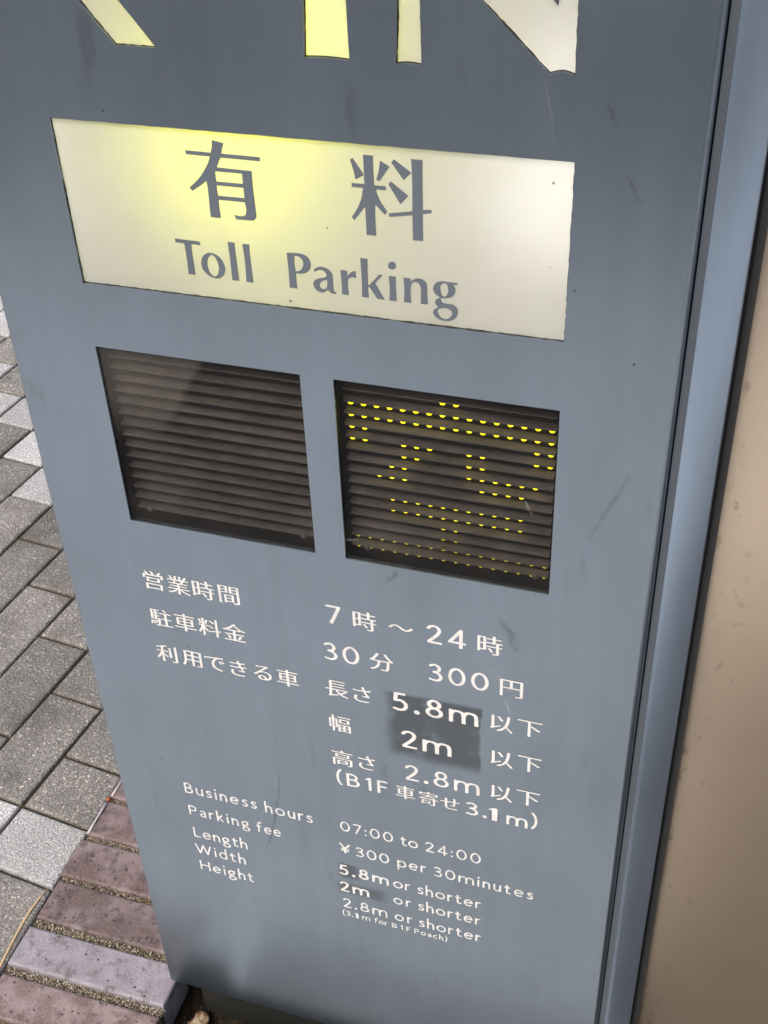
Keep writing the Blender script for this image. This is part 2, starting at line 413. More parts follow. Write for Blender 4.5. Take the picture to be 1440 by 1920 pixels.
def mk_pane():
    k = Mat('smoked_pane')
    p = k.pos()
    tr = k.n('ShaderNodeBsdfTransparent', i_Color=(0.93, 0.925, 0.92))
    gl = k.n('ShaderNodeBsdfGlossy', i_Color=(1, 1, 1), i_Roughness=0.03)
    fr = k.n('ShaderNodeFresnel', i_IOR=1.18)
    front_side = k.math('SUBTRACT', 1.0, k.n('ShaderNodeNewGeometry').outputs['Backfacing'])
    m1 = k.n('ShaderNodeMixShader', i_0=k.math('MULTIPLY', fr.outputs[0], front_side))
    k.set(m1, 1, tr); k.set(m1, 2, gl)
    dust_and_reflection = k.n('ShaderNodeBsdfDiffuse', i_Color=(0.55, 0.50, 0.44))
    f = k.math('ADD', 0.004, k.math('MULTIPLY', k.smooth(k.noise(11.0, 4, 0.6, p), 0.50, 0.78), 0.03))
    # painted reflection, a pale haze in the upper corner of the left-hand pane
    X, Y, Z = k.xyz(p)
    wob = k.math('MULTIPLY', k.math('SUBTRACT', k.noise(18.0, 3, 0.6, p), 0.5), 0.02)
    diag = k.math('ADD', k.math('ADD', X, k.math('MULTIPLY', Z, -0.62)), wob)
    haze = k.smooth(diag, px(0.235) - 0.62 * pz(0.52) + 0.005, px(0.235) - 0.62 * pz(0.52) - 0.006)
    haze = k.math('MULTIPLY', haze, k.smooth(Z, pz(0.76), pz(0.60)))
    haze = k.math('MULTIPLY', haze, k.smooth(X, px(0.50), px(0.49)))
    f = k.math('ADD', f, k.math('MULTIPLY', haze, 0.075))
    f = k.math('ADD', f, k.math('MULTIPLY', k.smooth(k.noise(1.0, 3, 0.6, k.mapped((150, 150, 90), p)), 0.715, 0.80), 0.22))
    m2 = k.n('ShaderNodeMixShader', i_0=k.math('MULTIPLY', f, front_side))
    k.set(m2, 1, m1); k.set(m2, 2, dust_and_reflection)
    return k.done(m2)
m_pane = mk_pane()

def mk_slat():
    k = Mat('brown_grey_louvre')
    p = k.pos()
    c = k.mix(k.smooth(k.noise(30.0, 4, 0.6, p), 0.35, 0.7), (0.054, 0.048, 0.044, 1), (0.086, 0.076, 0.069, 1))
    return k.done(k.bsdf(i_Base_Color=c, i_Roughness=0.65, i_Specular_IOR_Level=0.3))
m_slat = mk_slat()

m_paver_dark = aggregate('dark_washed_paver', (0.43, 0.405, 0.372), (0.78, 0.73, 0.66), (0.140, 0.129, 0.116), 0.70, 260.0, 0.55)
m_paver_white = aggregate('white_washed_paver', (0.82, 0.81, 0.79), (0.90, 0.89, 0.87), (0.32, 0.315, 0.31), 0.22, 300.0, 0.14)
m_brick_red = clinker('red_brown_clinker', (0.150, 0.108, 0.100), (0.250, 0.196, 0.190), (0.062, 0.045, 0.039))
m_brick_grey = clinker('violet_grey_clinker', (0.235, 0.215, 0.235), (0.29, 0.268, 0.295), (0.11, 0.088, 0.085))
m_joint = grit('dark_joint_sand', ((0.0, (0.045, 0.036, 0.022)), (1.0, (0.120, 0.098, 0.064))), 500.0)
m_mortar = grit('sandy_mortar', ((0.0, (0.07, 0.055, 0.036)), (0.6, (0.22, 0.18, 0.12)), (1.0, (0.45, 0.40, 0.31))), 420.0)
m_soil = grit('dark_soil', ((0.0, (0.010, 0.007, 0.005)), (0.75, (0.035, 0.022, 0.014)), (1.0, (0.09, 0.055, 0.03))), 240.0)
m_grain = [plain('grain_a', (0.42, 0.36, 0.26), 0.85), plain('grain_b', (0.16, 0.13, 0.09), 0.9), plain('grain_c', (0.60, 0.55, 0.46), 0.8)]
m_straw = plain('dry_straw', (0.55, 0.40, 0.22), 0.6)
m_pale = plain('pale_grey_strip', (0.50, 0.47, 0.48), 0.6)
m_orange = plain('orange_crumb', (0.45, 0.12, 0.04), 0.7)

def mk_pebble():
    k = Mat('tan_pebble')
    p = k.pos()
    c = k.mix(k.smooth(k.noise(120.0, 4, 0.6, p), 0.35, 0.65), (0.14, 0.08, 0.03, 1), (0.46, 0.36, 0.24, 1))
    b = k.bsdf(i_Base_Color=c, i_Roughness=0.45)
    k.set(b, 'Normal', k.bump(k.noise(250.0, 3, 0.6, p), 0.5, 0.001))
    return k.done(b)
m_pebble = mk_pebble()

def mk_beige():
    k = Mat('beige_coated_panel')
    p = k.pos()
    x, y, z = k.xyz(p)
    c = k.mix(k.smooth(k.noise(4.0, 4, 0.6, p), 0.35, 0.68), (0.77, 0.65, 0.51, 1), (0.70, 0.59, 0.465, 1))
    c = k.mix(k.math('MULTIPLY', k.noise(900.0, 2, 0.5, p), 0.22), c, (0.42, 0.33, 0.24, 1))
    edge = k.smooth(x, px(1.46), px(1.33))
    n1 = k.noise(1.0, 3, 0.55, k.mapped((95, 95, 60), p))
    drip = k.math('MULTIPLY', k.smooth(n1, 0.60, 0.72), edge)
    c = k.mix(k.math('MULTIPLY', drip, 0.42), c, (0.20, 0.13, 0.07, 1))
    n2 = k.noise(1.0, 3, 0.6, k.mapped((120, 120, 120), p))
    c = k.mix(k.math('MULTIPLY', k.smooth(n2, 0.76, 0.82), 0.5), c, (0.12, 0.09, 0.06, 1))
    b = k.bsdf(i_Base_Color=c, i_Roughness=0.32, i_Metallic=0.85)
    k.set(b, 'Normal', k.bump(k.noise(700.0, 2, 0.5, p), 0.12, 0.0004))
    return k.done(b)
m_beige = mk_beige()

def mk_ground(name, a, b_, sc):
    k = Mat(name)
    p = k.pos()
    c = k.mix(k.smooth(k.noise(sc, 4, 0.65, p), 0.35, 0.65), (*a, 1), (*b_, 1))
    c = k.mix(k.math('MULTIPLY', k.noise(sc * 60, 3, 0.6, p), 0.5), c, (*[q * 0.6 for q in a], 1))
    b = k.bsdf(i_Base_Color=c, i_Roughness=0.85, i_Specular_IOR_Level=0.25)
    k.set(b, 'Normal', k.bump(k.noise(sc * 80, 3, 0.6, p), 0.5, 0.002))
    return k.done(b)

# ------------------------------------------------------------------ the setting: ground, paving, brick edging, soil, and unseen surfaces added for reflections
def sheet(name, x0, x1, y0, y1, z, m):
    o = mesh(name, [(x0, y0, z), (x1, y0, z), (x1, y1, z), (x0, y1, z)], [(0, 1, 2, 3)], m)
    return tag(o, kind='structure')

sheet('ground', -120, 120, -120, 120, -0.090, mk_ground('earth', (0.16, 0.15, 0.14), (0.22, 0.21, 0.19), 1.5))
sheet('added_road', -60, 60, -14, -2.2, -0.060, mk_ground('added_asphalt', (0.045, 0.045, 0.046), (0.065, 0.064, 0.062), 2.0))  # unseen, added so the upper sign face reflects something dark
fc = mesh('added_forecourt', [(-9, -2.05, -0.004), (9, -2.05, -0.004), (9, -0.80, -0.004), (0.47, -0.80, -0.004), (0.47, -0.030, -0.004), (0.0, -0.030, -0.004), (-0.035, -0.066, -0.004), (-0.078, -0.066, -0.004), (-0.078, -0.105, -0.004), (-9, -0.105, -0.004)],
          [tuple(range(10))], mk_ground('added_pale_concrete', (0.54, 0.53, 0.51), (0.64, 0.63, 0.60), 3.0))  # unseen pale paving, laid out to brighten reflections in the sign
tag(fc, kind='structure')
sheet('added_dimming_strip', 0.0, 0.47, -0.115, -0.030, 0.0, mk_ground('grey_dimming_strip', (0.27, 0.265, 0.25), (0.34, 0.335, 0.32), 8.0))  # unseen strip added to dim the reflection low on the sign
kerb = mesh('kerb', *boxes((-60, 60, -2.2, -2.05, -0.1, 0.02)), mk_ground('kerb_stone', (0.33, 0.32, 0.30), (0.40, 0.39, 0.37), 6.0))
tag(kerb, kind='structure')
soil_v, soil_f = [], []
NX, NY = 110, 90
SX0, SX1, SY0, SY1 = -0.090, 3.00, -0.82, 0.40  # bed stretched out of view to darken the beige panel's reflection
for j in range(NY + 1):
    for i in range(NX + 1):
        t = i / NX
        x = SX0 + (SX1 - SX0) * t ** 2.4
        y = SY0 + (SY1 - SY0) * j / NY
        soil_v.append((x, y, -0.058 + 0.008 * math.sin(31 * x + 17 * y) * math.sin(23 * y - 9 * x) + rnd.uniform(-0.003, 0.003)))
for j in range(NY):
    for i in range(NX):
        a = j * (NX + 1) + i
        soil_f.append((a, a + 1, a + NX + 2, a + NX + 1))
tag(mesh('soil', soil_v, soil_f, m_soil, smooth=True), kind='structure')

# paving: one bedding sheet, each paver a piece of its own
PHI = math.radians(5.9)
PL, PW, GAP = 0.204, 0.0977, 0.0058
vv = Vector((math.sin(PHI), math.cos(PHI))) * PL
uu = Vector((-math.cos(PHI), math.sin(PHI))) * PW
P0 = Vector((-0.4036, 0.306))
pave = mesh('pavement', [(-60, -0.105, -0.0075), (-0.300, -0.105, -0.0075), (-0.300, 60, -0.0075), (-60, 60, -0.0075)], [(0, 1, 2, 3)], m_joint, origin=(-0.3, 0, -0.012))
tag(pave, kind='structure')
far = mesh('far_paving', [(-60, 2.75, -0.004), (-0.300, 2.75, -0.004), (-0.300, 60, -0.004), (-60, 60, -0.004)], [(0, 1, 2, 3)],
           mk_ground('far_pavers', (0.16, 0.15, 0.14), (0.21, 0.20, 0.19), 9.0))
tag(far, kind='structure')

def paver_mesh(name, w, l, m, h=0.05, ch=0.0028, right_shift=(0, 0), jag=0):
    """chamfered block with its top at z = 0, centred; w across (x), l along (y)"""
    def ring(dx, z):
        return [(-w / 2 + dx, -l / 2 + dx, z), (w / 2 - dx + right_shift[0], -l / 2 + dx, z),
                (w / 2 - dx + right_shift[1], l / 2 - dx, z), (-w / 2 + dx, l / 2 - dx, z)]
    V = ring(0, -h) + ring(0, -ch) + ring(ch * 0.45, -ch * 0.35) + ring(ch * 1.3, 0)
    F = [(12, 13, 14, 15)]
    for r in range(3):
        for i in range(4):
            a, b = r * 4 + i, r * 4 + (i + 1) % 4
            F.append((a, b, b + 4, a + 4))
    me = bpy.data.meshes.new(name)
    me.from_pydata(V, [], F)
    me.materials.append(m)
    for p in me.polygons: p.use_smooth = False
    return me

PM = {}
def paver(k, n0, n1, white):
    """column k (1 is beside the bricks), from n0 to n1 in paver lengths"""
    base = P0 + (uu + vv / 2) * (k - 1)
    c = base + vv * ((n0 + n1) / 2) - uu / 2
    l = PL * (n1 - n0) - GAP
    key = (round(n1 - n0, 2), white)
    if key not in PM:
        PM[key] = paver_mesh('paver', PW - GAP, l, m_paver_white if white else m_paver_dark)
    me = PM[key]
    if k == 1:      # cut to the brick line
        lo = base + vv * n0; hi = base + vv * n1
        edge = -0.2995
        rs = []
        for q in (lo, hi):
            rs.append(edge - (q - uu * (1 - GAP / PW / 2)).x)
        me = paver_mesh('paver', PW - GAP, l, m_paver_white if white else m_paver_dark, right_shift=(rs[0], rs[1]))
    o = link('paver', me, pave, (c.x, c.y, rnd.uniform(-0.0022, 0.0006)))
    o.rotation_euler = (rnd.uniform(-0.008, 0.008), rnd.uniform(-0.010, 0.010), -PHI + rnd.uniform(-0.006, 0.006))
    return o

WHITE_HALF = {(1, -1): 0, (2, -2): 1, (6, 0): 0, (7, 0): 0, (8, 0): 0, (9, -1): 1, (10, -1): 1, (10, 0): 1, (12, 0): 0}
WHITE_FULL = {(9, 1), (10, 1), (11, 0), (11, 1)}
for k in range(1, 15):
    for n in range(-14, 14):
        base = P0 + (uu + vv / 2) * (k - 1) + vv * n
        if not (-0.22 < base.y < 2.55): continue
        if (k, n) in WHITE_HALF:
            h = WHITE_HALF[(k, n)]
            paver(k, n, n + 0.5, h == 0); paver(k, n + 0.5, n + 1, h == 1)
        else:
            paver(k, n, n + 1, (k, n) in WHITE_FULL)

# brick edging beside the sign
edging = mesh('brick_edging', *boxes((-0.3005, -0.082, -0.104, 2.7, -0.06, -0.0085)), m_mortar, origin=(-0.19, 0, -0.06))
tag(edging, kind='structure')
BP = 0.0690
rows = []
BX0, BX1 = -0.2975, -0.0785
for i in range(-1, 12):
    z0 = -0.0225 + i * BP
    grey = i in (0, 6)
    h = 0.0
    bw = 0.0560 if i <= 0 else 0.0605
    x1 = BX1 + rnd.uniform(-0.003, 0.003)
    x0 = BX0 + rnd.uniform(-0.003, 0.002)
    me = paver_mesh('brick', x1 - x0, bw, m_brick_grey if grey else m_brick_red, h=0.055, ch=0.0024)
    o = link('brick', me, edging, ((x0 + x1) / 2, z0 + bw / 2, rnd.uniform(-0.001, 0.001)))
    o.rotation_euler = (rnd.uniform(-0.012, 0.012), rnd.uniform(-0.006, 0.006), rnd.uniform(-0.012, 0.012))
    rows.append((z0, bw))

def octa(V, F, c, r, q):
    a = rnd.uniform(0, 6.28)
    n = len(V)
    ax = [Vector((math.cos(a), math.sin(a), 0)), Vector((-math.sin(a), math.cos(a), 0)), Vector((0, 0, 1))]
    for s in (1, -1):
        for k in range(3):
            V.append(Vector(c) + ax[k] * (r * s * rnd.uniform(0.6, 1.1)))
    for (i, j, k) in ((0, 1, 2), (1, 3, 2), (3, 4, 2), (4, 0, 2), (1, 0, 5), (3, 1, 5), (4, 3, 5), (0, 4, 5)):
        F.append((n + i, n + j, n + k))

for gi in range(3):
    V, F = [], []
    for (z0, bw), (z1, _) in zip(rows[:-1], rows[1:]):
        if z0 > 0.45: continue
        for _ in range(560 if gi == 1 else 330):
            octa(V, F, (rnd.uniform(BX0, BX1), rnd.uniform(z0 + bw - 0.001, z1 + 0.001), rnd.uniform(-0.0095, -0.0045)), rnd.uniform(0.0006, 0.0017), 0)
    o = mesh('joint_grit', V, F, m_grain[gi], edging, origin=(-0.19, 0, 0))
    tag(o, kind='stuff')
V, F = [], []
for _ in range(2600):
    octa(V, F, (rnd.uniform(-0.085, 0.16), rnd.uniform(-0.22, 0.08), -0.058 + rnd.uniform(-0.002, 0.009)), rnd.uniform(0.0007, 0.0024), 0)
tag(mesh('soil_crumbs', V, F, m_soil, origin=(0, 0, -0.03)), 'loose dark soil crumbs at the foot of the sign', 'soil', kind='stuff')

# ------------------------------------------------------------------ the sign
XL, XR = -0.210, 1.2165
TOP, BOT = -2.20, 2.984
sign = empty('parking_sign', (px(0.5), 0.05, 0.0))
tag(sign, 'tall grey steel parking sign with a lit yellow strip, two louvred displays and white text', 'sign')

# openings
def rect(x0, x1, y0, y1, d=0.0):
    return [(px(x0) - d, pz(y0) + d), (px(x1) + d, pz(y0) + d), (px(x1) + d, pz(y1) - d), (px(x0) - d, pz(y1) - d)]
LIT = (0.0, 1.0, 0.0, 0.3445)
WIN = [(0.0, 0.4655, 0.4930, 0.9615), (0.5380, 1.0, 0.4930, 0.9615)]
BL = -0.1432
def cut_letters():
    CT = BL - 0.31
    diag = [(0.1655, BL), (0.2477, BL), (0.2477 - 0.245, CT), (0.1655 - 0.2470, CT)]
    I = [(0.5264, BL - 0.001), (0.567, BL - 0.0022, 1), (0.6082, BL), (0.6071, BL - 0.097, 1), (0.6075, BL - 0.21, 1), (0.612, CT), (0.567, CT + 0.003, 1), (0.522, CT), (0.530, BL - 0.21, 1), (0.5320, BL - 0.095, 1)]
    N = [(0.6901, BL), (0.712, BL - 0.0020, 1), (0.7346, BL), (0.7338, BL - 0.104, 1), (0.7335, CT + 0.105), (0.9498, BL), (0.971, BL - 0.005, 1), (0.9923, BL), (0.9905, BL - 0.11, 1), (0.9935, CT), (0.972, CT + 0.004, 1), (0.9510, CT), (0.9545, BL - 0.2, 1), (0.957, BL - 0.108), (0.7800, CT), (0.69, CT), (0.6945, BL - 0.20, 1), (0.6950, BL - 0.102, 1)]
    return [smooth_loop(q) for q in (diag, I, N)]
CUT = cut_letters()
def grow(L, d):
    """offset a loop of (X, Z) by d outwards"""
    A = np.array(L); n = len(A)
    area = 0.5 * sum(A[i][0] * A[(i + 1) % n][1] - A[(i + 1) % n][0] * A[i][1] for i in range(n))
    sgn = 1 if area > 0 else -1
    out = []
    for i in range(n):
        t0 = A[i] - A[i - 1]; t1 = A[(i + 1) % n] - A[i]
        t0 = t0 / (np.linalg.norm(t0) + 1e-12); t1 = t1 / (np.linalg.norm(t1) + 1e-12)
        n0 = np.array((t0[1], -t0[0])) * sgn; n1 = np.array((t1[1], -t1[0])) * sgn
        m = n0 + n1; m = m / max(0.35, (m @ m) / 2)
        out.append(tuple(A[i] + m * d))
    return out
cut_xz = [[(px(x), pz(y)) for x, y in L] for L in CUT]

PT = 0.0020                                   # plate thickness
RX = px(XR) - 0.0045
def rough_edge(L, step=0.006, amp=0.00016):
    """laser-cut edge: slightly uneven"""
    out = []
    n = len(L)
    for i in range(n):
        a, b = Vector(L[i]), Vector(L[(i + 1) % n])
        k = max(1, int((b - a).length / step))
        nn = Vector((-(b - a).y, (b - a).x)).normalized()
        for j in range(k):
            p = a.lerp(b, j / k)
            if j: p = p + nn * rnd.uniform(-amp, amp)
            out.append((p.x, p.y))
    return out
outer = [(px(XL) + 0.001, pz(TOP)), (RX, pz(TOP)), (RX, pz(BOT)), (px(XL) + 0.001, pz(BOT))]
holes = [rough_edge(rect(*LIT))] + [rect(*w) for w in WIN] + [rough_edge(L) for L in cut_xz]
V, F = fill2d([outer] + holes, 0.0, PT)
front = mesh('front_panel', V, F, m_panel, sign)

# folded edges of the front plate
def fold(x_flat, x_edge, depth, name):
    prof = []
    r = abs(x_edge - x_flat)
    s = 1 if x_edge > x_flat else -1
    for i in range(9):
        a = math.pi / 2 * i / 8
        prof.append((x_flat + s * r * math.sin(a), r * (1 - math.cos(a))))
    prof.append((x_edge, depth))
    V, F = [], []
    for (x, y) in prof:
        V += [(x, y, pz(BOT)), (x, y, pz(TOP))]
    for i in range(len(prof) - 1):
        q = (2 * i, 2 * i + 2, 2 * i + 3, 2 * i + 1)
        F.append(q if s > 0 else q[::-1])
    return mesh(name, V, F, m_panel, front, smooth=True)
fold(RX, px(XR), 0.016, 'folded_edge')
fold(px(XL) + 0.001, px(XL), 0.020, 'folded_edge')

# body behind the plate
XI0, XI1, D0, D1 = px(XL) + 0.004, px(XR) - 0.002, 0.018, 0.120
mesh('body', *boxes((XI0, XI0 + 0.002, D0, D1, pz(BOT) + 0.003, pz(TOP)), (XI1 - 0.002, XI1, D0, D1, pz(BOT) + 0.003, pz(TOP)),
                    (XI0 + 0.002, XI1 - 0.002, D1 - 0.002, D1, pz(BOT) + 0.003, pz(TOP)),
                    (XI0 + 0.002, XI1 - 0.002, 0.0022, D1 - 0.002, pz(BOT) + 0.004, pz(BOT) + 0.006),
                    (XI0 + 0.002, XI1 - 0.002, 0.0022, D1 - 0.002, pz(TOP) - 0.004, pz(TOP) - 0.001)), m_body, sign)
mesh('plinth', *boxes((px(-0.1315), px(1.12), 0.018, 0.105, -0.10, pz(BOT) + 0.004)), m_plinth, sign)

# the right-hand trim: a narrow seam and a slanted aluminium strip, then a dark gasket
def strip(name, pts, m, z0=BOT + 0.02, z1=TOP):
    V, F = [], []
    for (x, y) in pts: V += [(x, y, pz(z0)), (x, y, pz(z1))]
    for i in range(len(pts) - 1): F.append((2 * i, 2 * i + 2, 2 * i + 3, 2 * i + 1))
    return mesh(name, V, F, m, sign)
xs = px(XR) + 0.0010
strip('seam', [(xs, 0.018), (xs, 0.0050), (xs + 0.0050, 0.0046)], m_seam)
arc = [(xs + 0.0050, 0.0046), (xs + 0.0056, 0.0032)]
for i in range(1, 9):
    t = i / 8
    arc.append((xs + 0.0056 + 0.0240 * t, 0.0032 + 0.0085 * t ** 1.5))
arc.append((xs + 0.0304, 0.0126))
arc.append((xs + 0.0304, 0.028))
strip('trim_strip', arc, m_frame)
mesh('gasket', *boxes((xs + 0.0325, xs + 0.0378, 0.030, 0.044, pz(BOT + 0.06), pz(TOP))), m_rubber, sign)
mesh('rear_frame', *boxes((xs - 0.001, xs + 0.0322, 0.0285, 0.115, pz(BOT), pz(TOP))), m_black, sign)

# lit strip, lit letters, light box with its lamps
mesh('light_box', *boxes((px(-0.17), px(1.17), 0.088, 0.090, pz(0.42), pz(-0.70)), (px(-0.17), px(1.17), 0.0066, 0.088, pz(0.42), pz(0.42) + 0.002),
                         (px(-0.17), px(1.17), 0.0066, 0.088, pz(-0.70) - 0.002, pz(-0.70)),
                         (px(-0.17) - 0.002, px(-0.17), 0.0066, 0.090, pz(0.42), pz(-0.70)), (px(1.17), px(1.17) + 0.002, 0.0066, 0.090, pz(0.42), pz(-0.70))), m_lightbox, sign)
V, F = fill2d([grow(rect(*LIT), 0.004)], 0.0024, 0.003)
lit = mesh('light_panel', V, F, m_acrylic, sign)
tag(lit, 'backlit cream and yellow acrylic strip')
for L in cut_xz:
    V, F = fill2d([grow(L, 0.003)], 0.0024, 0.003)
    mesh('lit_letter', V, F, m_acrylic, sign)
m_grime = plain('dark_grime', (0.030, 0.026, 0.018), 0.8)
for L, par in [(rect(*LIT), lit)] + [(q, sign) for q in cut_xz]:
    inner = rough_edge(rough_edge(grow(L, -0.00055), 0.012, 0.00010), 0.0025, 0.00030)
    V, F = fill2d([grow(L, 0.0012), inner], 0.00203, 0.0003)
    mesh('grimy_seal', V, F, m_grime, par)
def lamp(x0, y0, x1, y1, r, m, name='lamp_tube'):
    a, b = Vector((px(x0), 0.052, pz(y0))), Vector((px(x1), 0.052, pz(y1)))
    d = (b - a).normalized()
    e1 = d.cross(Vector((0, 1, 0))).normalized(); e2 = d.cross(e1)
    V, F = [], []
    for q in (a, b):
        for k in range(12):
            an = 2 * math.pi * k / 12
            V.append(q + (e1 * math.cos(an) + e2 * math.sin(an)) * r)
    for k in range(12): F.append((k, (k + 1) % 12, 12 + (k + 1) % 12, 12 + k))
    F += [tuple(range(11, -1, -1)), tuple(range(12, 24))]
    return mesh(name, V, F, m, sign)
lamp(0.30, 0.19, 0.52, -0.38, 0.008, m_yellow_lamp)
lamp(0.95, 0.20, 1.00, -0.20, 0.008, m_white_lamp)
lamp(-0.10, 0.24, -0.06, -0.10, 0.0035, m_white_lamp)

# lettering on the lit strip
BIGSETS = ('有', '米', '斗'), None
def big_lettering(items, label):
    V, F = [], []
    for name, loops in items:
        LL = []
        for L in loops:
            P = smooth_loop([tuple(q) for q in L])
            LL.append([(px(x), pz(y)) for x, y in P])
        v, f = fill2d(LL, 0.0024 - 0.00032, 0.0003)
        n = len(V)
        V += v; F += [tuple(i + n for i in q) for q in f]
    return tag(mesh('lettering', V, F, m_film, lit), label)
big_lettering(BIG[0:1], 'large grey character 有 on the lit strip')
big_lettering(BIG[1:3], 'large grey character 料 on the lit strip')
big_lettering(BIG[3:7], 'grey word Toll on the lit strip')
big_lettering(BIG[7:], 'grey word Parking on the lit strip')

# ------------------------------------------------------------------ louvred displays
YB = 0.045 * U                      # depth of the LED board
PXC, PYR = 0.02823, 0.02918
ROW0 = 0.5385
LIT_LED = {0: [7, 8], 1: range(16), 2: range(16), 3: [0, 1, 14, 15], 4: [0, 1, 4, 5, 6, 9, 10, 14, 15], 5: [4, 5, 9, 10],
           6: [3, 4, 9, 10, 11, 12, 13, 14], 7: [2, 3, 4, 10, 11, 12, 13], 9: range(3, 14), 10: range(3, 14), 11: [7, 8], 12: [7, 8],
           13: range(16), 14: range(16)}
def dome(r, y_out, n=14, rings=4):
    V, F = [], []
    for j in range(rings):
        a = math.pi / 2 * j / rings
        for i in range(n):
            b = 2 * math.pi * i / n
            V.append((r * math.cos(a) * math.cos(b), -y_out * math.sin(a), r * math.cos(a) * math.sin(b)))
    V.append((0, -y_out, 0))
    for j in range(rings - 1):
        for i in range(n):
            F.append((j * n + i, j * n + (i + 1) % n, (j + 1) * n + (i + 1) % n, (j + 1) * n + i))
    t = (rings - 1) * n
    for i in range(n): F.append((t + i, t + (i + 1) % n, len(V) - 1))
    return V, F
dv, df = dome(0.0026, 0.0030)
led_mes = []
for mm in m_led:
    led_me = bpy.data.meshes.new('led')
    led_me.from_pydata(dv, [], df); led_me.materials.append(mm)
    for p in led_me.polygons: p.use_smooth = True
    led_mes.append(led_me)
slat_me = {}
for wi, (x0, x1, y0, y1) in enumerate(WIN):
    e = 0.012
    X0, X1 = px(x0) - 0.004, px(x1) + 0.004
    Z0, Z1 = pz(y1) - 0.012, pz(y0) + 0.006
    disp = mesh('display', *boxes((X0, X1, YB, YB + 0.004, Z0, Z1), (X0, X0 + 0.001, 0.0052, YB, Z0, Z1), (X1 - 0.001, X1, 0.0052, YB, Z0, Z1),
                                  (X0 + 0.001, X1 - 0.001, 0.0052, YB, Z0, Z0 + 0.001), (X0 + 0.001, X1 - 0.001, 0.0052, YB, Z1 - 0.001, Z1)), m_black, sign)
    tag(disp, ['left display with its lamps off behind louvres', 'right display showing a full-size character in yellow dots behind louvres'][wi])
    xc = (x0 + x1) / 2 - (0.0005 if wi else 0)
    sx0, sx1 = px(x0 + 0.0085), px(x1 - 0.0085)
    L = sx1 - sx0
    key = round(L, 4)
    if key not in slat_me:
        h = 0.0005
        ya, yf = YB - 0.00005, YB - 0.0074
        dz = 0.0010
        # a thin hood with a raised lip at both ends
        V = [(-L / 2, ya - YB, dz + h), (L / 2, ya - YB, dz + h), (L / 2, yf - YB, h), (-L / 2, yf - YB, h),
             (-L / 2, ya - YB, dz - h), (L / 2, ya - YB, dz - h), (L / 2, yf - YB, -h), (-L / 2, yf - YB, -h)]
        F = [(3, 2, 1, 0), (4, 5, 6, 7), (7, 6, 2, 3), (6, 5, 1, 2), (4, 7, 3, 0), (5, 4, 0, 1)]
        me = bpy.data.meshes.new('slat'); me.from_pydata(V, [], F); me.materials.append(m_slat)
        slat_me[key] = me
    for r in range(15):
        yy = ROW0 + r * PYR - 0.0105
        link('slat', slat_me[key], disp, ((sx0 + sx1) / 2, YB, pz(yy)))
    lit_set = set()
    if wi == 1:
        for r, cs in LIT_LED.items():
            for c in cs:
                lit_set.add((r, c))
                link('led', led_mes[0 if r < 7 + rnd.randint(-1, 1) else 1 if r < 12 + rnd.randint(-1, 1) else 2], disp, (px(xc + (c - 7.5) * PXC), YB - 0.0002, pz(ROW0 + r * PYR)))
    V, F = [], []
    ov, of = dome(0.0026, 0.0030, 10, 3)
    for r in range(15):
        for c in range(16):
            if (r, c) in lit_set: continue
            n = len(V)
            cx, cz = px(xc + (c - 7.5) * PXC), pz(ROW0 + r * PYR)
            V += [(v[0] + cx, v[1] + YB - 0.0002, v[2] + cz) for v in ov]
            F += [tuple(i + n for i in q) for q in of]
    o = mesh('unlit_led', V, F, m_led_off, disp)
    tag(o, kind='stuff')
    # two round-headed fixing screws at the foot of the louvre
    for sx in (x0 + 0.045, x1 - 0.035):
        n = 10
        sv, sf = dome(0.0030, 0.0016, 10, 3)
        V = [(v[0] + px(sx), v[1] + YB - 0.0088, v[2] + pz(ROW0 + 14 * PYR - 0.0125)) for v in sv]
        mesh('screw', V, sf, m_slat, disp)
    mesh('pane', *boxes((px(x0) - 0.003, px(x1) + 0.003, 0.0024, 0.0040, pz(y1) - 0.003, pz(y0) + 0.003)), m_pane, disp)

# ------------------------------------------------------------------ printed text: skeleton glyphs drawn with a broad pen (cap height 1)
def A_(cx, cy, rx, ry, a0, a1, n=20):
    return [(cx + rx * math.cos(math.radians(a0 + (a1 - a0) * i / n)), cy + ry * math.sin(math.radians(a0 + (a1 - a0) * i / n))) for i in range(n + 1)]
def C_(*p, n=6):
    out = []
    for i in range(len(p) - 1):
        p0, p1, p2, p3 = p[max(0, i - 1)], p[i], p[i + 1], p[min(len(p) - 1, i + 2)]
        for k in range(n):
            t = k / n
            out.append(tuple(0.5 * (2 * p1[a] + (p2[a] - p0[a]) * t + (2 * p0[a] - 5 * p1[a] + 4 * p2[a] - p3[a]) * t * t + (3 * p1[a] - p0[a] - 3 * p2[a] + p3[a]) * t ** 3) for a in (0, 1)))
    out.append(p[-1])
    return out
def arch(x0, x1): return C_((x0, .40), (x0 + .06, .57), (x0 + .2, .655), (x1 - .06, .60), (x1, .42)) + [(x1, 0)]
ST = [(.07, 0), (.07, .69)]
ASC = [(.07, 0), (.07, 1.12)]
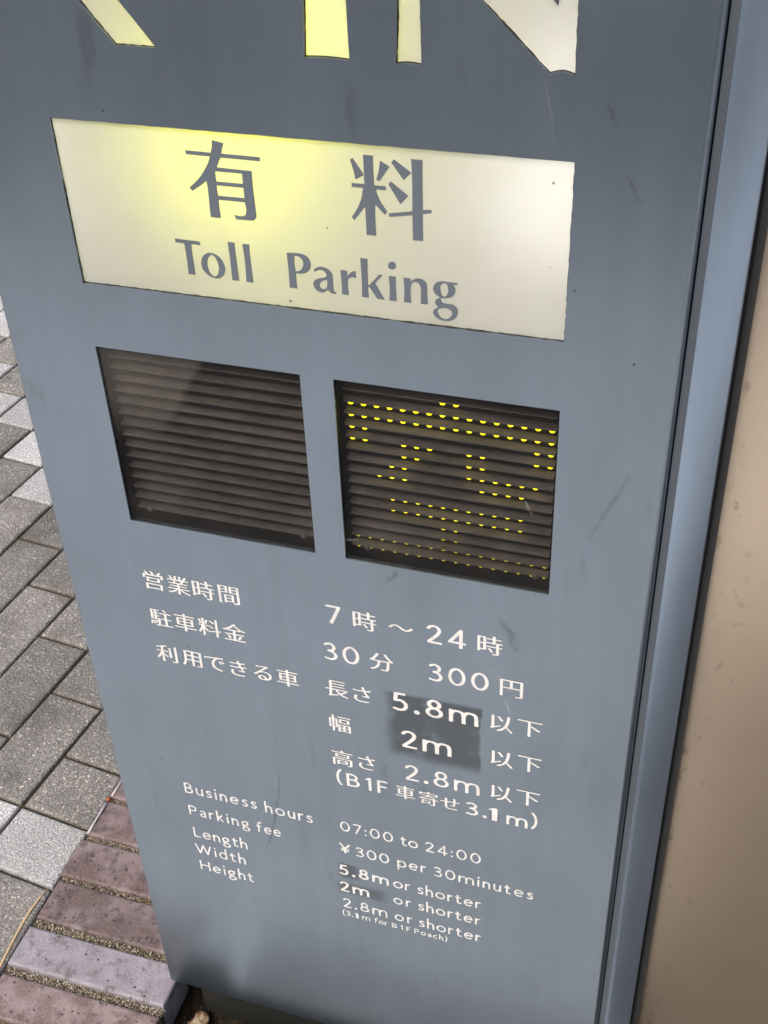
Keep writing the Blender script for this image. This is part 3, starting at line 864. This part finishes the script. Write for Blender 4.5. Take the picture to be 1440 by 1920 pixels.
GL = {
 'o': [A_(.345, .35, .285, .31, 0, 360, 32)], '0': [A_(.36, .5, .295, .46, 0, 360, 36)],
 'h': [ASC, arch(.07, .47)], 'n': [ST, arch(.07, .47)], 'm': [ST, arch(.07, .55), arch(.55, 1.03)],
 'u': [C_((.07, .69), (.07, .28), (.13, .09), (.26, .045), (.40, .11), (.47, .26)), [(.47, 0), (.47, .69)]],
 'r': [ST, C_((.07, .40), (.13, .56), (.23, .645), (.34, .645))],
 's': [C_((.37, .60), (.25, .655), (.12, .62), (.085, .51), (.16, .41), (.30, .32), (.37, .19), (.29, .07), (.17, .045), (.05, .10))],
 'e': [[(.08, .365), (.57, .365)] , A_(.33, .35, .265, .31, 3, 318, 28)],
 'a': [C_((.09, .58), (.21, .655), (.35, .63), (.42, .50)) + [(.42, 0)], C_((.42, .39), (.25, .37), (.10, .28), (.075, .15), (.18, .045), (.31, .06), (.42, .17))],
 't': [C_((.2, .90), (.2, .22), (.24, .08), (.33, .045), (.42, .07)), [(.03, .655), (.42, .655)]],
 'f': [[(.19, 0), (.19, .84)] + C_((.19, .86), (.24, 1.02), (.35, 1.08), (.46, 1.05)), [(.03, .655), (.42, .655)]],
 'd': [A_(.33, .35, .26, .31, 0, 360, 32), [(.56, 0), (.56, 1.12)]],
 'p': [[(.07, -.33), (.07, .69)], A_(.33, .35, .26, .31, 0, 360, 32)],
 'k': [ASC, [(.45, .68), (.10, .36)], [(.16, .42), (.49, 0)]],
 'i': [ST, ('dot', .07, .96, .085)],
 'g': [A_(.28, .46, .20, .20, 0, 360, 26), [(.38, .63), (.56, .655)], C_((.17, .31), (.10, .21), (.17, .12), (.40, .07), (.55, -.04), (.52, -.22), (.34, -.31), (.15, -.27), (.07, -.14), (.15, .00), (.27, .07))],
 'c': [A_(.34, .35, .27, .31, 48, 314, 26)],
 'B': [[(.07, 0), (.07, 1)], [(.07, .955), (.30, .955)] + A_(.30, .745, .20, .21, 90, -90, 16) + [(.07, .535)], [(.30, .535)] + A_(.33, .29, .24, .245, 90, -90, 18) + [(.07, .045)]],
 'P': [[(.07, 0), (.07, 1)], [(.07, .955), (.30, .955)] + A_(.31, .71, .25, .245, 90, -90, 18) + [(.07, .465)]],
 'L': [[(.07, 1), (.07, .045), (.52, .045)]], 'H': [[(.07, 0), (.07, 1)], [(.72, 0), (.72, 1)], [(.07, .53), (.72, .53)]],
 'F': [[(.07, 0), (.07, .955), (.50, .955)], [(.07, .52), (.45, .52)]],
 'W': [[(.03, 1), (.31, .04), (.60, .96), (.88, .04), (1.16, 1)]],
 '1': [[(.03, .84), (.21, .96), (.21, 0)]],
 '2': [C_((.06, .78), (.13, .90), (.28, .955), (.43, .90), (.50, .75), (.44, .56), (.26, .30), (.07, .07)), [(.05, .045), (.58, .045)]],
 '3': [C_((.06, .87), (.20, .955), (.37, .93), (.46, .78), (.40, .61), (.20, .535)), C_((.20, .535), (.41, .48), (.52, .29), (.43, .10), (.24, .045), (.04, .10))],
 '4': [[(.47, 0), (.47, .97), (.04, .27), (.66, .27)]],
 '5': [[(.50, .955), (.15, .955), (.115, .55)], C_((.115, .55), (.31, .60), (.47, .50), (.53, .32), (.45, .12), (.27, .045), (.05, .10))],
 '7': [[(.03, .955), (.55, .955), (.20, 0)]],
 '8': [A_(.32, .745, .20, .21, 0, 360, 26), A_(.32, .285, .26, .24, 0, 360, 30)],
 ':': [('dot', .09, .10, .085), ('dot', .09, .56, .085)], '.': [('dot', .10, .09, .10)],
 '¥': [[(.03, 1), (.34, .50), (.65, 1)], [(.34, .5), (.34, 0)], [(.08, .45), (.60, .45)], [(.08, .26), (.60, .26)]],
 '(': [C_((.26, 1.12), (.12, .86), (.065, .5), (.12, .12), (.26, -.14))], ')': [C_((.04, 1.12), (.18, .86), (.235, .5), (.18, .12), (.04, -.14))],
}
GADV = {' ': .36}
def contour(field, xs_, ys_):
    """marching squares: closed loops where field < 0"""
    seg = {}
    ny, nx = field.shape
    inside = field < 0
    def pt(key):
        j, i, d = key
        if d == 0: a, b, pa, pb = field[j, i], field[j, i + 1], (xs_[i], ys_[j]), (xs_[i + 1], ys_[j])
        else: a, b, pa, pb = field[j, i], field[j + 1, i], (xs_[i], ys_[j]), (xs_[i], ys_[j + 1])
        t = a / (a - b)
        return (pa[0] + (pb[0] - pa[0]) * t, pa[1] + (pb[1] - pa[1]) * t)
    code = inside[:-1, :-1] * 1 + inside[:-1, 1:] * 2 + inside[1:, 1:] * 4 + inside[1:, :-1] * 8
    for j, i in zip(*np.nonzero((code > 0) & (code < 15))):
        c = int(code[j, i])
        Bt, R_, T, L = (j, i, 0), (j, i + 1, 1), (j + 1, i, 0), (j, i, 1)
        tab = {1: [(L, Bt)], 2: [(Bt, R_)], 3: [(L, R_)], 4: [(R_, T)], 5: [(L, Bt), (R_, T)], 6: [(Bt, T)], 7: [(L, T)], 8: [(T, L)], 9: [(T, Bt)],
               10: [(Bt, R_), (T, L)], 11: [(T, R_)], 12: [(R_, L)], 13: [(R_, Bt)], 14: [(Bt, L)]}
        for a, b in tab[c]: seg[a] = b
    loops = []
    while seg:
        s, nx_ = next(iter(seg.items()))
        L = [s]; cur = seg.pop(s)
        while cur != s and cur in seg:
            L.append(cur); cur = seg.pop(cur)
        P = [pt(k) for k in L]
        # drop points that lie on a straight run
        Q = []
        for i in range(len(P)):
            a, b, c = Q[-1] if Q else P[-1], P[i], P[(i + 1) % len(P)]
            cr = abs((b[0] - a[0]) * (c[1] - a[1]) - (b[1] - a[1]) * (c[0] - a[0]))
            ln = math.hypot(c[0] - a[0], c[1] - a[1]) + 1e-9
            if cr / ln > 0.0022 or math.hypot(b[0] - a[0], b[1] - a[1]) > 0.12: Q.append(b)
        if len(Q) > 3: loops.append(Q)
    return loops
GCACHE = {}
def glyph(ch, hx, hy):
    key = (ch, hx, hy)
    if key in GCACHE: return GCACHE[key]
    allp = [p for s in GL[ch] if s[0] != 'dot' for p in s] + [(s[1], s[2]) for s in GL[ch] if s[0] == 'dot']
    m = max(0.14, hx * 1.6 + 0.03)
    xs_ = np.arange(min(p[0] for p in allp) - m, max(p[0] for p in allp) + m, 0.0145)
    ys_ = np.arange(min(p[1] for p in allp) - m, max(p[1] for p in allp) + m, 0.0145)
    X, Y = np.meshgrid(xs_, ys_)
    fld = np.full(X.shape, 9.0)
    k = hx / 0.068
    for s in GL[ch]:
        if s[0] == 'dot':
            fld = np.minimum(fld, np.hypot((X - s[1]), (Y - s[2])) / (s[3] * k) - 1)
            continue
        closed = math.hypot(s[0][0] - s[-1][0], s[0][1] - s[-1][1]) < 1e-6
        for i in range(len(s) - 1):
            a = np.array((s[i][0] / hx, s[i][1] / hy)); b = np.array((s[i + 1][0] / hx, s[i + 1][1] / hy))
            d = b - a; L2 = d @ d
            if L2 < 1e-9: continue
            t = ((X / hx - a[0]) * d[0] + (Y / hy - a[1]) * d[1]) / L2
            tc = np.clip(t, 0, 1)
            f = np.hypot(X / hx - a[0] - tc * d[0], Y / hy - a[1] - tc * d[1]) - 1
            if not closed:
                ln = math.sqrt(L2)
                if i == 0: f = np.maximum(f, -t * ln - 0.15)
                if i == len(s) - 2: f = np.maximum(f, (t - 1) * ln - 0.15)
            fld = np.minimum(fld, f)
    loops = contour(fld, xs_, ys_)
    x0 = min(p[0] for L in loops for p in L); x1 = max(p[0] for L in loops for p in L)
    GCACHE[key] = (loops, x0, x1)
    return GCACHE[key]

YT = -0.00025
class Printed(list):
    def __init__(self, items, text):
        super().__init__(items)
        self.text = text
def latin(text, x0, x1, base, cap, hx=0.068, hy=0.046):
    """returns fill loops (X, Z) for text whose ink runs from x0 to x1"""
    ws = []
    for ch in text:
        ws.append(0.34 if ch == ' ' else glyph(ch, hx, hy)[2] - glyph(ch, hx, hy)[1])
    gaps = len(text) - 1
    need = (x1 - x0) / cap
    bear = (need - sum(ws)) / gaps if gaps else 0
    sc = 1.0
    if gaps == 0 or bear < 0.05:
        bear_t = 0.14 if gaps else 0
        sc = need / (sum(ws) + bear_t * gaps); bear = bear_t * sc
    elif bear > 0.24:
        sc = min(1.16, (need - 0.24 * gaps) / sum(ws)); bear = (need - sc * sum(ws)) / gaps
    out, x = [], 0.0
    for ch, w in zip(text, ws):
        if ch != ' ':
            loops, g0, g1 = glyph(ch, hx, hy)
            out.append([[(px(x0 + cap * (x + (p[0] - g0) * sc)), pz(base - cap * p[1])) for p in L] for L in loops])
        x += w * sc + bear
    return Printed(out, text)

CJK = {}
def cjk_mesh(ch):
    """filled character of the built-in typeface, em = 1, with heavier uprights and finer horizontals"""
    if ch in CJK: return CJK[ch]
    cu = bpy.data.curves.new('glyph', 'FONT')
    cu.body = ch
    cu.resolution_u = 4
    o = bpy.data.objects.new('glyph', cu)
    COL.objects.link(o)
    dg = bpy.context.evaluated_depsgraph_get(); dg.update()
    me = o.evaluated_get(dg).to_mesh()
    bm = bmesh.new(); bm.from_mesh(me)
    bmesh.ops.remove_doubles(bm, verts=bm.verts, dist=1e-5)
    bm.verts.ensure_lookup_table(); bm.verts.index_update()
    nrm = {}
    for e in bm.edges:
        if len(e.link_faces) == 1:
            a, b = e.verts
            t = (b.co - a.co).normalized()
            n = Vector((t.y, -t.x))
            c = e.link_faces[0].calc_center_median() - a.co
            if n.x * c.x + n.y * c.y > 0: n = -n
            for v in (a, b): nrm.setdefault(v.index, []).append(n)
    P = []
    for v in bm.verts:
        q = nrm.get(v.index)
        x, y = v.co.x, v.co.y
        if q:
            m = Vector((0, 0))
            for n in q: m += n
            d = max(0.5, m.length_squared / len(q))
            m = m / d
            x += m.x * 0.016; y -= m.y * 0.004
        P.append((x, y))
    F = [tuple(v.index for v in f.verts) for f in bm.faces]
    bm.free(); o.evaluated_get(dg).to_mesh_clear()
    bpy.data.objects.remove(o); bpy.data.curves.remove(cu)
    x0 = min(p[0] for p in P); x1 = max(p[0] for p in P); y0 = min(p[1] for p in P); y1 = max(p[1] for p in P)
    CJK[ch] = (P, F, (x0 + x1) / 2, (y0 + y1) / 2)
    return CJK[ch]

def kanji(chars, em):
    """chars: list of (character, centre x, centre y) in panel units; one run for each set of neighbours"""
    runs = []
    last = -9
    for ch, cx, cy in chars:
        P, F, mx, my = cjk_mesh(ch)
        g = ([(px(cx + (p[0] - mx) * em), YT, pz(cy - (p[1] - my) * em)) for p in P], F)
        if cx - last > 1.3 * em: runs.append(Printed([], ''))
        runs[-1].append(g); runs[-1].text += ch
        last = cx
    return runs

def lettering(line, *groups):
    for grp in groups:
        for run in (grp if not isinstance(grp, Printed) else [grp]):
            V, F = [], []
            for g in run:
                v, f = g if isinstance(g, tuple) else fill2d(g, YT, 0.00022)
                n = len(V)
                V += v; F += [tuple(i + n for i in q) for q in f]
            tag(mesh('lettering', V, F, m_white, front), 'white printed text %s in the %s' % (run.text, line))

EM = 0.0635
def row(s, x, pitch, y): return [(c, x + i * pitch, y) for i, c in enumerate(s)]
lettering('line 営業時間', kanji(row('営業時間', 0.0300, 0.0668, 1.1422), EM))
lettering('line 駐車料金', kanji(row('駐車料金', 0.0305, 0.0665, 1.2648), EM))
lettering('line 利用できる車', kanji([('利', .0275, 1.389), ('用', .0975, 1.389), ('で', .1620, 1.389), ('き', .2268, 1.389), ('る', .2920, 1.387), ('車', .3605, 1.387)], EM))
B2 = dict(hx=0.070, hy=0.045)
lettering('line 7時〜24時', latin('7', .4785, .5160, 1.1690, .0555, **B2), kanji([('時', .5742, 1.1422), ('〜', .6620, 1.1418), ('時', .8735, 1.1422)], EM),
          latin('24', .7235, .8180, 1.1705, .0565, **B2))
lettering('line 30分 300円', latin('30', .4645, .5548, 1.2918, .0560, **B2), kanji([('分', .6105, 1.2655), ('円', .9265, 1.2675)], EM), latin('300', .7270, .8725, 1.2928, .0560, **B2))
B3 = dict(hx=0.078, hy=0.052)
lettering('line 長さ 5.8m 以下', kanji([('長', .4905, 1.389), ('さ', .5560, 1.3905), ('以', .9060, 1.3905), ('下', .9742, 1.3885)], EM), latin('5.8m', .6335, .8495, 1.4185, .0605, **B3))
lettering('line 幅 2m 以下', kanji([('幅', .4910, 1.5135), ('以', .9092, 1.5150), ('下', .9780, 1.5130)], EM), latin('2m', .6525, .7825, 1.5470, .0605, **B3))
lettering('line 高さ 2.8m 以下', kanji([('高', .4895, 1.6430), ('さ', .5560, 1.6400), ('以', .9112, 1.6418), ('下', .9790, 1.6390)], EM), latin('2.8m', .6590, .8555, 1.6695, .0575, **B2))
lettering('bracketed line (B1F 車寄せ3.1m)', latin('(', .4683, .4845, 1.7440, .0480), latin('B1F', .4965, .6100, 1.7475, .0485, **B2), kanji([('車', .6580, 1.7230), ('寄', .7205, 1.7255), ('せ', .7776, 1.7262)], .0560),
          latin('3.', .8200, .8755, 1.7515, .0475, **B2), latin('1', .8800, .9030, 1.7535, .0465, hx=0.14, hy=0.07), latin('m', .9265, .9815, 1.7545, .0480, **B2), latin(')', .9895, 1.0060, 1.7440, .0480))
E1 = dict(hx=0.061, hy=0.045)
lettering('line Business hours', latin('Business', -.0015, .2194, 1.9410, .0420, **E1), latin('hours', .2441, .3855, 1.9440, .0420, **E1))
lettering('line Parking fee', latin('Parking', -.0015, .1870, 2.0375, .0405, **E1), latin('fee', .2090, .2830, 2.0415, .0400, **E1))
lettering('line Length', latin('Length', -.0010, .1690, 2.1385, .0420, **E1))
lettering('line Width', latin('Width', -.0055, .1550, 2.2150, .0420, **E1))
lettering('line Height', latin('Height', -.0010, .1725, 2.2940, .0425, **E1))
lettering('line 07:00 to 24:00', latin('07:00', .4663, .6178, 1.9445, .0400, **E1), latin('to', .6388, .6883, 1.9455, .0400, **E1), latin('24:00', .7090, .8618, 1.9465, .0405, **E1))
lettering('line ¥300 per 30minutes', latin('¥', .4581, .4911, 2.0420, .0400, **E1), latin('300', .5068, .6034, 2.0435, .0405, **E1), latin('per', .6269, .7090, 2.0440, .0405, **E1), latin('30minutes', .7312, 1.0072, 2.0460, .0405, **E1))
E3 = dict(hx=0.080, hy=0.056)
lettering('line 5.8m or shorter', latin('5.8m', .4520, .5990, 2.1430, .0430, **E3), latin('or', .6115, .6617, 2.1440, .0410, **E1), latin('shorter', .6826, .8643, 2.1450, .0410, **E1))
lettering('line 2m or shorter', latin('2m', .4495, .5376, 2.2215, .0430, **E3), latin('or', .6098, .6622, 2.2200, .0400, **E1), latin('shorter', .6834, .8643, 2.2215, .0410, **E1))
lettering('line 2.8m or shorter', latin('2.8m', .4545, .5889, 2.2985, .0420, **E1), latin('or', .6111, .6640, 2.2990, .0405, **E1), latin('shorter', .6842, .8662, 2.3000, .0410, **E1))
lettering('small line (3.1m for B1F Poach)', latin('(3.', .4495, .4830, 2.3395, .0230), latin('1', .4871, .4988, 2.3400, .0225, hx=0.15, hy=0.08), latin('m', .5095, .5349, 2.3395, .0230), latin('for', .5480, .5875, 2.3390, .0215), latin('B1F', .6015, .6575, 2.3395, .0210), latin('Poach)', .6694, .7682, 2.3400, .0220))

# ------------------------------------------------------------------ scuffs rubbed into the paint
SCUFFS = [
   ([(1.0457, -0.1042), (1.0537, -0.0892), (1.0652, -0.0638)], 0.004, 0.28, 0),
   ([(1.0897, 0.0109), (1.1008, 0.0377), (1.1183, 0.0643)], 0.004, 0.25, 0),
   ([(0.3, 1.7426), (0.2947, 1.8315), (0.2722, 1.9523), (0.2492, 2.0545), (0.2284, 2.1154)], 0.0032, 0.32, 0),
   ([(0.8955, 1.0641), (0.9168, 1.091), (0.933, 1.1475)], 0.0108, 0.25, 0),
   ([(0.9123, 1.3059), (0.9179, 1.3239), (0.925, 1.3507)], 0.0027, 0.5, 1),
   ([(0.6287, 1.0146), (0.6458, 0.9933), (0.6652, 0.9718)], 0.0081, 0.3, 0),
   ([(1.1467, 0.6138), (1.1172, 0.6871), (1.0761, 0.7908)], 0.0054, 0.22, 0),
   ([(0.9394, -0.1416), (0.952, -0.0949), (0.9638, -0.0359)], 0.0022, 0.10, 1),
   ([(0.3056, 1.7323), (0.2904, 1.8108), (0.2843, 1.925)], 0.0013, 0.28, 1),
   ([(0.5308, 0.9059), (0.5559, 0.9052), (0.5762, 0.8963)], 0.0036, 0.15, 1),
   ([(0.9402, 0.7191), (0.9487, 0.7407), (0.9583, 0.7567)], 0.0022, 0.3, 1),
   ([(-0.2024, 1.2702), (-0.2032, 1.2887), (-0.204, 1.3073)], 0.0022, 0.5, 0),
   ([(0.8573, 1.2147), (0.8828, 1.2284), (0.9345, 1.2802)], 0.0063, 0.2, 1),
]
def mk_scuff(name, col):
    k = Mat(name)
    p = k.pos()
    at = k.n('ShaderNodeAttribute', attribute_name='fall')
    f = k.math('MULTIPLY', at.outputs['Fac'], k.smooth(k.noise(160.0, 3, 0.65, p), 0.30, 0.62))
    mx = k.n('ShaderNodeMixShader', i_0=f)
    k.set(mx, 1, k.n('ShaderNodeBsdfTransparent'))
    k.set(mx, 2, k.bsdf(i_Base_Color=col, i_Roughness=0.6))
    return k.done(mx)
m_scuff = [mk_scuff('dark_rub', (0.040, 0.045, 0.050)), mk_scuff('pale_rub', (0.62, 0.64, 0.66))]
for pts, w, a, li in SCUFFS:
    P = C_(*[(px(x), pz(y)) for x, y in pts])
    V, F, A = [], [], []
    for i, q in enumerate(P):
        t = Vector(P[min(i + 1, len(P) - 1)]) - Vector(P[max(i - 1, 0)])
        nn = Vector((-t.y, t.x)).normalized() * (w / 2 * rnd.uniform(0.7, 1.2))
        e = math.sin(math.pi * min(1, max(0, (i + 0.3) / (len(P) - 0.4)))) ** 0.5
        for s, al in ((-1, 0), (0, a * e), (1, 0)):
            V.append((q[0] + nn.x * s, -0.00012, q[1] + nn.y * s)); A.append(al)
    for i in range(len(P) - 1):
        for j in (0, 1): F.append((3 * i + j, 3 * i + j + 1, 3 * i + j + 4, 3 * i + j + 3))
    o = mesh('scuff', V, F, m_scuff[li], front)
    at = o.data.attributes.new('fall', 'FLOAT', 'POINT')
    at.data.foreach_set('value', A)

# ------------------------------------------------------------------ beige cladding beside the sign
XB = px(1.3095)
wall = empty('beige_cladding', (0.75, 0.28, 0.0))
tag(wall, 'smooth beige coated wall panel standing at the right edge of the sign', 'wall')
V, F = [], []
prof = [(XB + 0.0002, 0.40), (XB, 0.0465)]
for i in range(6):
    a = math.pi / 2 * i / 5
    prof.append((XB + 0.0015 * (1 - math.cos(a)), 0.0465 - 0.0015 * math.sin(a)))
prof += [(1.30, 0.045), (1.30, 0.40)]
for (x, y) in prof: V += [(x, y, -0.08), (x, y, 2.3)]
for i in range(len(prof)):
    j = (i + 1) % len(prof)
    F.append((2 * i, 2 * j, 2 * j + 1, 2 * i + 1))
mesh('panel', V, F, m_beige, wall)

# ------------------------------------------------------------------ small things on the ground
def tube(name, pts, radii, m, parent=None, n=7, flat=1.0):
    V, F = [], []
    P = [Vector(p) for p in pts]
    for i, p in enumerate(P):
        d = (P[min(i + 1, len(P) - 1)] - P[max(i - 1, 0)]).normalized()
        e1 = d.cross(Vector((0, 0, 1))).normalized(); e2 = e1.cross(d)
        for k in range(n):
            a = 2 * math.pi * k / n
            V.append(p + e1 * (math.cos(a) * radii[i]) + e2 * (math.sin(a) * radii[i] * flat))
    for i in range(len(P) - 1):
        for k in range(n):
            F.append((i * n + k, i * n + (k + 1) % n, (i + 1) * n + (k + 1) % n, (i + 1) * n + k))
    F += [tuple(range(n - 1, -1, -1)), tuple(range((len(P) - 1) * n, len(P) * n))]
    return mesh(name, V, F, m, parent, smooth=True)
sp = [(-0.3030, -0.034, 0.001), (-0.3040, -0.018, 0.002), (-0.3065, 0.011, 0.0025), (-0.3080, 0.030, 0.002), (-0.3078, 0.050, 0.003), (-0.3065, 0.070, 0.0025), (-0.3040, 0.090, 0.001)]
tag(tube('dry_stem', sp, [0.0012, 0.0016, 0.0018, 0.0020, 0.0018, 0.0015, 0.0008], m_straw, flat=0.6), 'long tan dry stem lying in the joint between dark pavers and bricks', 'dry stem')
tag(tube('pale_strip', [(-0.2965, 0.1850, 0.001), (-0.2960, 0.205, 0.0025), (-0.2958, 0.222, 0.003), (-0.2962, 0.240, 0.002)], [0.0020, 0.0017, 0.0018, 0.0026], m_pale, flat=0.6),
    'pale grey sliver on the brick edge below the orange crumb', 'debris')
tag(tube('pale_strip', [(-0.2950, 0.2540, 0.001), (-0.2945, 0.266, 0.002), (-0.2935, 0.288, 0.002)], [0.0018, 0.0020, 0.0012], m_pale, flat=0.6),
    'pale grey sliver half hidden by the sign above the orange crumb', 'debris')
def rock(name, c, r, m, seed, sq=(1, 1, 0.75)):
    bm = bmesh.new()
    bmesh.ops.create_icosphere(bm, subdivisions=3, radius=1)
    rr = random.Random(seed)
    ph = [rr.uniform(0, 6.28) for _ in range(9)]
    V = []
    for v in bm.verts:
        q = v.co
        k = 1 + 0.12 * math.sin(3.1 * q.x + ph[0]) + 0.10 * math.sin(4.3 * q.y + ph[1]) + 0.10 * math.sin(3.7 * q.z + ph[2]) + 0.05 * math.sin(9 * q.x + 7 * q.y + ph[3])
        V.append((c[0] + q.x * r * k * sq[0], c[1] + q.y * r * k * sq[1], c[2] + q.z * r * k * sq[2]))
    F = [tuple(v.index for v in f.verts) for f in bm.faces]
    bm.free()
    return mesh(name, V, F, m, smooth=True)
tag(rock('orange_crumb', (-0.2975, 0.2485, 0.001), 0.0030, m_orange, 3), 'tiny orange crumb in the joint beside the bricks', 'crumb')
tag(rock('pebble', (-0.0445, 0.0000, -0.0500), 0.0105, m_pebble, 5), 'tan pebble in the dark soil at the foot of the sign', 'pebble')
tag(rock('pebble', (-0.0560, -0.0080, -0.0540), 0.0060, m_pebble, 8), 'smaller brown pebble between the soil gap and the bricks', 'pebble')
